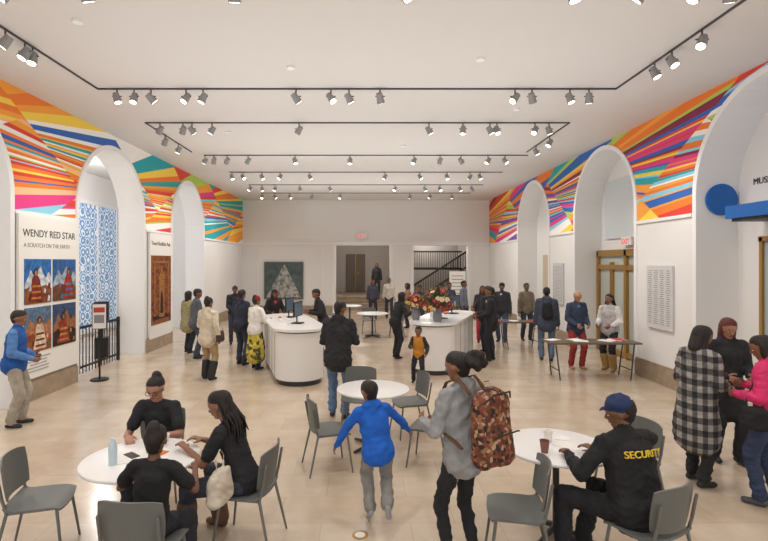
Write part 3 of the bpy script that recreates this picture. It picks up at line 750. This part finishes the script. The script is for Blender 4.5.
    lip=skinm('7a3a34'); B.raw.cap(Hp(0.090,-0.0515,-0.018),Hp(0.090,-0.0515,0.018),0.0035*hk,0.0035*hk,lip,seg=6,ck=2); B.raw.cap(Hp(0.089,-0.058,-0.014),Hp(0.089,-0.058,0.014),0.0045*hk,0.0045*hk,lip,seg=6,ck=2)
    if hs!='bald':
        B.c(Hp(-0.042,0.04),Hp(0.012,0.054),0.08*hk,0.077*hk,HR,1.06,side=r); B.c(Hp(-0.055,0.02),Hp(-0.045,-0.03),0.07*hk,0.055*hk,HR,1,side=r)
    if hs=='long':
        B.c(Hp(-0.05,0.02),Hp(-0.055,-0.13),0.086*hk,0.075*hk,HR,0.75,side=r)
        for sx in(-1,1): B.c(Hp(-0.01,0.04,sx*0.05),Hp(-0.005,-0.13,sx*0.07),0.04*hk,0.03*hk,HR,1)
    if hs=='braids':
        B.c(Hp(-0.05,0.02),Hp(-0.06,-0.06),0.084*hk,0.07*hk,HR,0.8,side=r)
        for q in range(30):
            t=-1.85+q*0.128; sx=math.sin(t); cc=math.cos(t)
            p0=Hp(-0.035-0.05*cc,0.05,0.078*sx); p1=Hp(-0.055-0.055*cc+random.uniform(-.012,.012),-0.08,0.105*sx+random.uniform(-.008,.008)); p2=Hp(-0.06-0.07*cc+random.uniform(-.03,.015),-0.19,0.125*sx+random.uniform(-.02,.02)); p3=p2+V((random.uniform(-.035,.035),random.uniform(-.04,.01),-random.uniform(0.08,0.17)))
            for a_,b_ in((p0,p1),(p1,p2),(p2,p3)): B.raw.cap(a_,b_,0.0105,0.009 if b_ is not p3 else 0.005,HR,seg=6,ck=2)
    if hs=='bun': B.c(Hp(-0.07,0.1),Hp(-0.06,0.12),0.05*hk,0.045*hk,HR)
    if hs=='puff':
        B.c(Hp(-0.1,0.05),Hp(-0.13,0.05),0.045*hk,0.045*hk,HR)
        for q in range(16):
            d=V((random.uniform(-1,1),random.uniform(-1,1),random.uniform(-1,1))).normalized()*0.05; B.c(Hp(-0.175,0.055)+d,Hp(-0.18,0.05)+d*1.25,0.042*hk,0.03*hk,HR)
    if hs=='afro': B.c(Hp(-0.03,0.06),Hp(-0.01,0.065),0.1*hk,0.095*hk,HR,1.05,side=r)
    if hat:
        HT=cloth(hat,'cloth_hat'); B.c(Hp(-0.03,0.055),Hp(0.012,0.06),0.086*hk,0.085*hk,HT,1.04,side=r)
        if hs=='capped': B.c(Hp(0.07,0.052),Hp(0.135,0.038),0.062*hk,0.045*hk,HT,0.16,0.14,side=r)
    if hood: B.c(neck-F*0.06*k-X*0.06,neck-F*0.06*k+X*0.06,0.052*k,0.052*k,T,1.1); B.c(neck-F*0.08*k-sp*0.02,neck-F*0.11*k-sp*0.09,0.08*k,0.05*k,T,0.5,side=X)
    if long_ and not hood: B.c(neck-sp*0.02,neck+sp*0.012,0.066*k,0.062*k,T,1)
    if scarf: SC=cloth(scarf,'cloth_scarf'); B.c(neck-sp*0.01,neck+sp*0.03,0.08*k,0.07*k,SC,1)
    if inner:
        IN=cloth(inner,'cloth_inner'); B.c(pel+sp*0.12*k+F*0.08*k,pel+sp*0.44*k+F*0.075*k,0.05*k,0.045*k,IN,0.9,side=X)
    if pack:
        PK=cloth(pack,'cloth_pack'); B.c(pel+sp*0.12*k-F*0.2*k,pel+sp*0.38*k-F*0.19*k,0.14*k,0.12*k,PK,0.6,side=X)
        for sx in(-1,1): B.c(pel+sp*0.42*k-F*0.12*k+X*sx*0.08*k,pel+sp*0.5*k+X*sx*0.09*k,0.022,0.022,PK); B.c(pel+sp*0.5*k+X*sx*0.09*k,pel+sp*0.3*k+F*0.13*k+X*sx*0.1*k,0.022,0.022,PK)
    if bag:
        BG=cloth(bag[0],'cloth_bag'); sx=bag[1]; c=pel+V((sx*(0.2*k*w+0.05),0.04,-0.02)); B.c(c-V((0,0,0.07)),c+V((0,0,0.07)),0.14,0.12,BG,0.4,side=(0,1,0))
        B.c(c+V((0,-0.06,0.12)),pel+sp*0.5*k+X*sx*0.1*k-F*0.03,0.012,0.012,BG); B.c(c+V((0,0.08,0.12)),pel+sp*0.5*k+X*sx*0.1*k+F*0.03,0.012,0.012,BG)
    info=dict(neck=neck,waist=waist,chest=chest,sp=sp,X=X,F=F,k=k)
    cl=[T,P,SL]+([skirt] if skirt else [])
    o=B.finish(name,(x,y,z),th,voxel,fold=foldamp,clothmats=cl)
    return o,info

FV=0.0085
person('woman_with_glasses',-2.0,4.93,178,1.66,'sit',hs='bun',top='242428',sleeve='short',hands=[(-0.16,0.42,0.785),(0.13,0.45,0.785)],lean=(14,0),head=(0,-18),voxel=FV,glasses=True,skin='b08068',hnrm=[(0.2,0,-1),(-0.2,0,-1)],hdir=[(0.5,0.8,0),(-0.6,0.7,0)],foldamp=0.005)
person('seated_child',-1.5,3.47,-3,1.42,'sit',hs='bun',top='1e1e21',sleeve='short',hands=[(-0.2,0.3,0.79),(0.2,0.3,0.79)],lean=(8,0),head=(5,-12),voxel=FV,skin='7a5440',hnrm=[(0,0,-1),(0,0,-1)],foldamp=0.005)
w3,i3=person('woman_with_braids',-1.03,4.2,80,1.68,'sit',hs='braids',top='242428',pants='3a3f4c',sleeve='short',hands=[(-0.1,0.46,0.79),(0.12,0.42,0.79)],lean=(18,0),head=(8,-20),voxel=FV,skin='94674f',feet=[(-0.18,0.42,0.085),(0.2,0.3,0.085)],boots='6a4c36',shoes='6a4c36',hnrm=[(0,0,-1),(0,0,-1)],foldamp=0.005)
person('boy_in_blue_jacket',0.1,4.5,6,1.25,'stand',hs='short',hair='1c1411',top='1f66cc',pants='96948f',shoes='a8adb0',hands=[(-0.38,0.16,0.62),(0.34,0.24,0.74)],lean=(10,-7),head=(25,-15),hood=True,voxel=0.0085,feet=[(-0.06,0.02,0.118),(0.07,-0.16,0.23)],fp=(-42,-68),pel=(0,0,0.69),skin='9a6c52',bulk=1.14,fit=0.024,hem=0.17,foldamp=0.009,epole=(0.8,-0.4,0.2))
w5,i5=person('woman_with_backpack',0.74,3.82,38,1.68,'stand',hs='puff',top='9c9d9e',pants='242428',hands=[(-0.12,0.3,1.08),(0.12,0.3,1.05)],lean=(3,0),head=(12,-10),hood=True,voxel=FV,skin='94674f',bulk=1.05,foldamp=0.008,fit=0.008,hem=0.16,shoes='2a2a2c')
camo=ramp_mat('patterned_fabric','voronoi',38,[(0,'5f3a2a'),(0.22,'844632'),(0.42,'352620'),(0.6,'966a4a'),(0.76,'743c2e'),(0.92,'b89c7c')],rough=0.8)
B=Body(); tan=cloth('6a4c34','cloth_strap')
B.c((0,-0.275,0.98),(0,-0.255,1.36),0.172,0.15,camo,0.62); B.c((0,-0.36,0.97),(0,-0.345,1.12),0.135,0.13,camo,0.5)
for sx in(-1,1): B.c((sx*0.1,-0.275,0.96),(sx*0.1,-0.26,1.34),0.088,0.076,camo,1)
for sx in(-1,1):
    pts=[(sx*0.09,-0.15,1.38),(sx*0.095,-0.03,1.48),(sx*0.1,0.08,1.43),(sx*0.105,0.145,1.25),(sx*0.165,0.06,1.08),(sx*0.165,-0.14,1.0)]
    for a,b in zip(pts,pts[1:]): B.c(a,b,0.026,0.026,tan,0.45,side=(1,0,0))
B.c((-0.03,-0.22,1.48),(0.03,-0.22,1.48),0.01,0.01,tan)
for z0 in(1.16,): B.raw.tube([(-0.14,-0.405,z0-0.02),(-0.07,-0.435,z0),(0.07,-0.435,z0),(0.14,-0.405,z0-0.02)],0.006,BLACK)
B.raw.tube([(-0.15,-0.32,1.36),(-0.09,-0.36,1.42),(0.09,-0.36,1.42),(0.15,-0.32,1.36)],0.006,BLACK)
bp=B.finish('backpack',(0,0,0),0,0.009,fold=0.004,clothmats=[camo]); bp.parent=w5
gd,ig=person('security_guard',2.0,3.7,14,1.78,'sit',hs='capped',hat='22335a',top='1e1e21',pants='202024',hands=[(-0.28,0.40,0.795),(0.0,0.42,0.8)],lean=(12,0),head=(50,-14),voxel=FV,skin='80593f',bulk=1.25,foldamp=0.008,hnrm=[(0,0,-1),(0,0,-1)],feet=[(-0.44,0.26,0.09),(-0.14,0.42,0.09)])
YEL=mat('security_yellow','e6c23a',0.6,emit=0.1)
X,sp,F=ig['X'],ig['sp'],ig['F']
bpos=ig['chest']+sp*0.0-F*0.176
def bm(p): return Matrix(((X.x,sp.x,-F.x,p.x),(X.y,sp.y,-F.y,p.y),(X.z,sp.z,-F.z,p.z),(0,0,0,1)))
to=text('security_text','SECURITY',0.07,bm(bpos),YEL,gd,ext=0.004,align='CENTER')
for v in to.data.vertices: v.co.z-= 1.5*v.co.x*v.co.x
B=Body(); cream=cloth('d8cdbb','cloth_bag'); B.c((0,0,0.1),(0,0,0.26),0.17,0.14,cream,0.4); B.c((-0.08,0,0.08),(0.08,0,0.08),0.07,0.07,cream,0.9)
for sx in(-1,1):
    pts=[(sx*0.04,0,0.3),(sx*0.05,0,0.4),(0,0,0.46)]
    for a,b in zip(pts,pts[1:]): B.c(a,b,0.012,0.012,cream)
B.finish('tote_bag',(-1.14,3.9,0.43),70,0.009,fold=0.009)
person('woman_in_plaid_coat',3.5,5.3,-75,1.7,hs='long',topm=plaid_mat(),pants='26262a',hands=[(-0.12,0.24,1.12),(0.14,0.24,1.05)],lean=(5,0),head=(-5,-22),voxel=0.0095,skin='94674f',bulk=1.2,coat=0.42,foldamp=0.009)
person('woman_in_pink_jacket',3.9,4.82,35,1.66,hs='long',top='d8336c',pants='34405c',shoes='4a4a50',hands=[(-0.14,0.22,1.05),(0.12,0.22,1.1)],lean=(4,0),head=(20,-20),voxel=0.0095,bulk=1.12,hood=True,foldamp=0.008,bag=('1e1e20',-1))
person('woman_in_black',4.25,5.9,170,1.72,hs='long',hair='5a241c',top='26262a',pants='28282e',hands=[(-0.12,0.26,1.05),(0.12,0.26,1.05)],head=(0,-20),voxel=0.012,coat=0.3,skin='a87860')
person('man_in_blue_vest',-5.02,7.15,-70,1.68,hs='short',top='1d559f',vest='5684c0',pants='a8a092',hands=[(-0.13,0.2,1.0),(0.12,0.22,0.98)],lean=(3,0),head=(0,-12),voxel=0.012,skin='94674f',bulk=1.15)
person('man_in_black_jacket',-0.42,7.55,-12,1.78,hs='short',top='2c2c30',pants='6480a2',hands=[(-0.12,0.26,1.16),(0.16,0.28,1.15)],lean=(4,0),head=(-25,-20),voxel=0.011,bulk=1.25,hem=0.2,fit=0.02,foldamp=0.009,hood=True)
MV=0.014
M=person
M('woman_in_cream_jacket',-3.15,9.95,-20,1.66,hs='bun',top='d2c6b0',pants='a98e6a',boots='222226',hands=[(-0.15,0.28,1.05),(0.26,0.0,0.85)],voxel=MV,bulk=1.15,hem=0.2,hood=True,bag=('4a3a30',1))
M('man_in_grey_jacket',-4.15,12.2,-60,1.72,top='565a62',pants='3c4658',hands=[(-0.12,0.3,1.0),(0.12,0.3,1.0)],voxel=MV,bulk=1.15,head=(0,-15),hem=0.18)
M('woman_in_khaki',-4.6,12.9,-30,1.62,hs='long',top='9a9068',pants='2c3038',voxel=MV,bulk=1.1,coat=0.2)
M('visitor_in_black',-3.75,14.3,200,1.7,top='2c2c32',pants='3e4a60',hands=[(-0.12,0.3,1.0),(0.12,0.3,1.0)],voxel=MV,head=(0,-20),bulk=1.1)
M('man_in_dark_sweater',-2.85,11.4,-25,1.74,top='2c3040',pants='333a4a',voxel=MV,skin='7a5440',bulk=1.08,hood=True)
sk=ramp_mat('patterned_skirt','voronoi',14,[(0,'c9b23a'),(0.4,'6a843f'),(0.6,'e0cf62'),(0.8,'4c502f')])
M('woman_in_patterned_skirt',-2.42,10.95,-35,1.62,hs='bun',top='eae6de',pants='20222a',skirt=sk,hands=[(-0.15,0.28,1.0),(0.15,0.3,1.05)],voxel=MV,skin='80593f',bulk=1.12,hat='8a2a30')
M('staff_at_desk',-2.4,12.95,215,1.68,hs='long',top='2a2428',pants='26262c',hands=[(-0.2,0.3,1.05),(0.2,0.3,1.05)],lean=(6,0),voxel=MV,head=(0,-25),inner='b83a3a')
M('man_leaning_on_desk',-1.05,12.2,110,1.74,top='2a2a2f',pants='3c465a',hands=[(-0.15,0.36,1.14),(0.2,0.34,1.14)],lean=(14,0),voxel=MV,head=(0,-20),hs='short')
M('child_in_yellow_shirt',1.02,9.7,160,1.08,top='c8862c',vest='34302c',pants='2a2a32',voxel=MV,skin='80593f',hs='short',hands=[(-0.18,0.1,0.6),(0.1,0.2,0.72)])
M('woman_leaning_on_desk',0.72,12.2,-60,1.66,top='26262b',pants='26262c',hands=[(-0.1,0.36,1.12),(0.2,0.34,1.12)],lean=(18,0),voxel=MV,hs='long')
M('staff_behind_desk',2.98,11.9,75,1.78,top='28282e',pants='26262c',hands=[(-0.15,0.3,1.05),(0.15,0.3,1.1)],voxel=MV,inner='c8c4bc')
M('man_in_long_coat',3.2,13.0,30,1.75,top='2e2e33',pants='2c3444',coat=0.25,bulk=1.15,voxel=MV)
M('woman_with_red_trousers',3.4,14.6,170,1.68,top='34343c',pants='b02c42',hs='long',voxel=MV,bulk=1.1,bag=('7a5a3c',1))
M('man_with_black_cap',4.0,14.7,150,1.76,top='38383e',pants='46526a',hat='222226',inner='d8d4cc',voxel=MV,bulk=1.15)
M('man_in_tan_jacket',4.8,15.0,190,1.74,top='7d715f',pants='343a46',voxel=MV,bulk=1.1)
M('man_in_dark_parka',4.3,11.9,-15,1.76,top='444c5c',pants='60748f',voxel=MV,bulk=1.25,hem=0.2,hat='26262a',hood=True,pack='222226')
M('man_in_navy_jacket',4.62,11.0,190,1.74,top='344056',pants='983636',hs='bald',skin='b48468',inner='5a8aba',hands=[(-0.15,0.22,1.0),(0.15,0.24,1.0)],voxel=MV,bulk=1.12,head=(0,-25),shoes='a8824e',hem=0.18)
M('woman_with_grey_vest',5.27,10.8,125,1.68,hs='braids',top='b7b3b2',vest='dad6d2',pants='26262b',boots='b08a56',shoes='b08a56',hands=[(-0.15,0.22,1.0),(0.15,0.24,1.0)],voxel=MV,bulk=1.12)
BV=0.02
M('visitor_in_white',0.28,20.6,185,1.66,top='484858',pants='2c2c34',voxel=BV,hs='long')
M('visitor_in_cream',0.97,20.9,170,1.7,top='cfc6ba',pants='343a46',voxel=BV)
M('visitor_on_steps',0.55,25.6,180,1.72,z=0.6,top='34343a',pants='2c2c34',voxel=BV,hs='long')
for q,(xx,yy,tt,cc) in enumerate([(1.75,16.3,160,'3a3a42'),(2.2,15.4,120,'7a5a4a'),(2.75,16.6,200,'404656'),(3.3,17.0,240,'7a8090'),(1.5,17.8,100,'9a7260')]):
    M('background_visitor',xx,yy,tt,1.62+0.04*(q%4),top=cc,pants='34384a',voxel=BV,hs=['short','long','bun'][q%3],bulk=1.1)
mb=MB(); mb.box((0,0,1.3),(0.7,0.04,1.3),PAPER); mb.box((0,0,0.02),(0.6,0.35,0.04),DGREY); mb.box((0,0,0.35),(0.05,0.04,0.7),DGREY)
for i in range(6): mb.box((0,-0.023,1.75-i*0.15),(0.5,0.006,0.03),GREYT)
mb.obj('info_board',(3.95,21.6,0),smooth=False)

# ------------------------------------------------------------ lights
def spot(x,y,z,p,size=130,tx=0,ty=0,blend=0.9):
    l=bpy.data.lights.new('track_lamp','SPOT'); l.energy=p; l.spot_size=rad(size); l.spot_blend=blend; l.shadow_soft_size=0.08; l.color=(1,0.965,0.92)
    o=bpy.data.objects.new('track_lamp',l); COL.objects.link(o); o.location=(x,y,z)
    o.rotation_euler=V((tx,ty,-1)).to_track_quat('-Z','Y').to_euler()
for y in(2.0,5.0,8.2,10.2,13.3,15.8,18.4,20.6):
    for x,tx in((-3.2,-0.35),(0.0,0),(3.2,0.35)): spot(x,y-0.12,4.88,132,130,tx,0.0)
for y in(6.3,9.0,11.4,13.9,18.4):
    spot(-4.2,y-0.1,4.88,75,70,-0.75,0,1.0); spot(4.0,y-0.1,4.88,75,70,0.75,0,1.0)
def area(x,y,z,sx,sy,p,up=True):  # added upward fill to brighten the ceiling, no fixture stands here
    l=bpy.data.lights.new('added_ceiling_fill','AREA'); l.shape='RECTANGLE'; l.size=sx; l.size_y=sy; l.energy=p; l.color=(0.99,0.99,1)
    o=bpy.data.objects.new('added_ceiling_fill',l); COL.objects.link(o); o.location=(x,y,z); o.rotation_euler=(math.pi if up else 0,0,0)
for y,p in((2.5,62),(7.5,78),(12.5,88),(18,85)): area(0,y,2.9,8.5,3.8,p)
def pl(x,y,z,p,c=(1,0.98,0.96)):  # added point fill, kept out of sight, brightens side galleries and corridor
    l=bpy.data.lights.new('added_hidden_fill','POINT'); l.energy=p; l.shadow_soft_size=0.1; l.color=c
    o=bpy.data.objects.new('added_hidden_fill',l); COL.objects.link(o); o.location=(x,y,z)
pl(-7.4,8.9,4.4,110); pl(-7.2,13.7,4.4,110); pl(-7.4,4.0,4.4,80)
pl(-0.2,25.0,3.6,110); pl(3.6,24.3,3.6,60); pl(3.4,27.8,3.6,60)
w=bpy.data.worlds.new('world'); scene.world=w; w.use_nodes=True
w.node_tree.nodes['Background'].inputs[0].default_value=(0.98,0.99,1,1); w.node_tree.nodes['Background'].inputs[1].default_value=1.2
scene.view_settings.view_transform='Standard'

cam=bpy.data.cameras.new('camera'); co=bpy.data.objects.new('camera',cam); COL.objects.link(co)
co.location=(0,0,2.35); co.rotation_euler=(math.pi/2,0,0); cam.sensor_width=36; cam.lens=500/768*36
cam.shift_x=(384-366)/768; cam.shift_y=-8.5/768; cam.clip_end=200
scene.camera=co
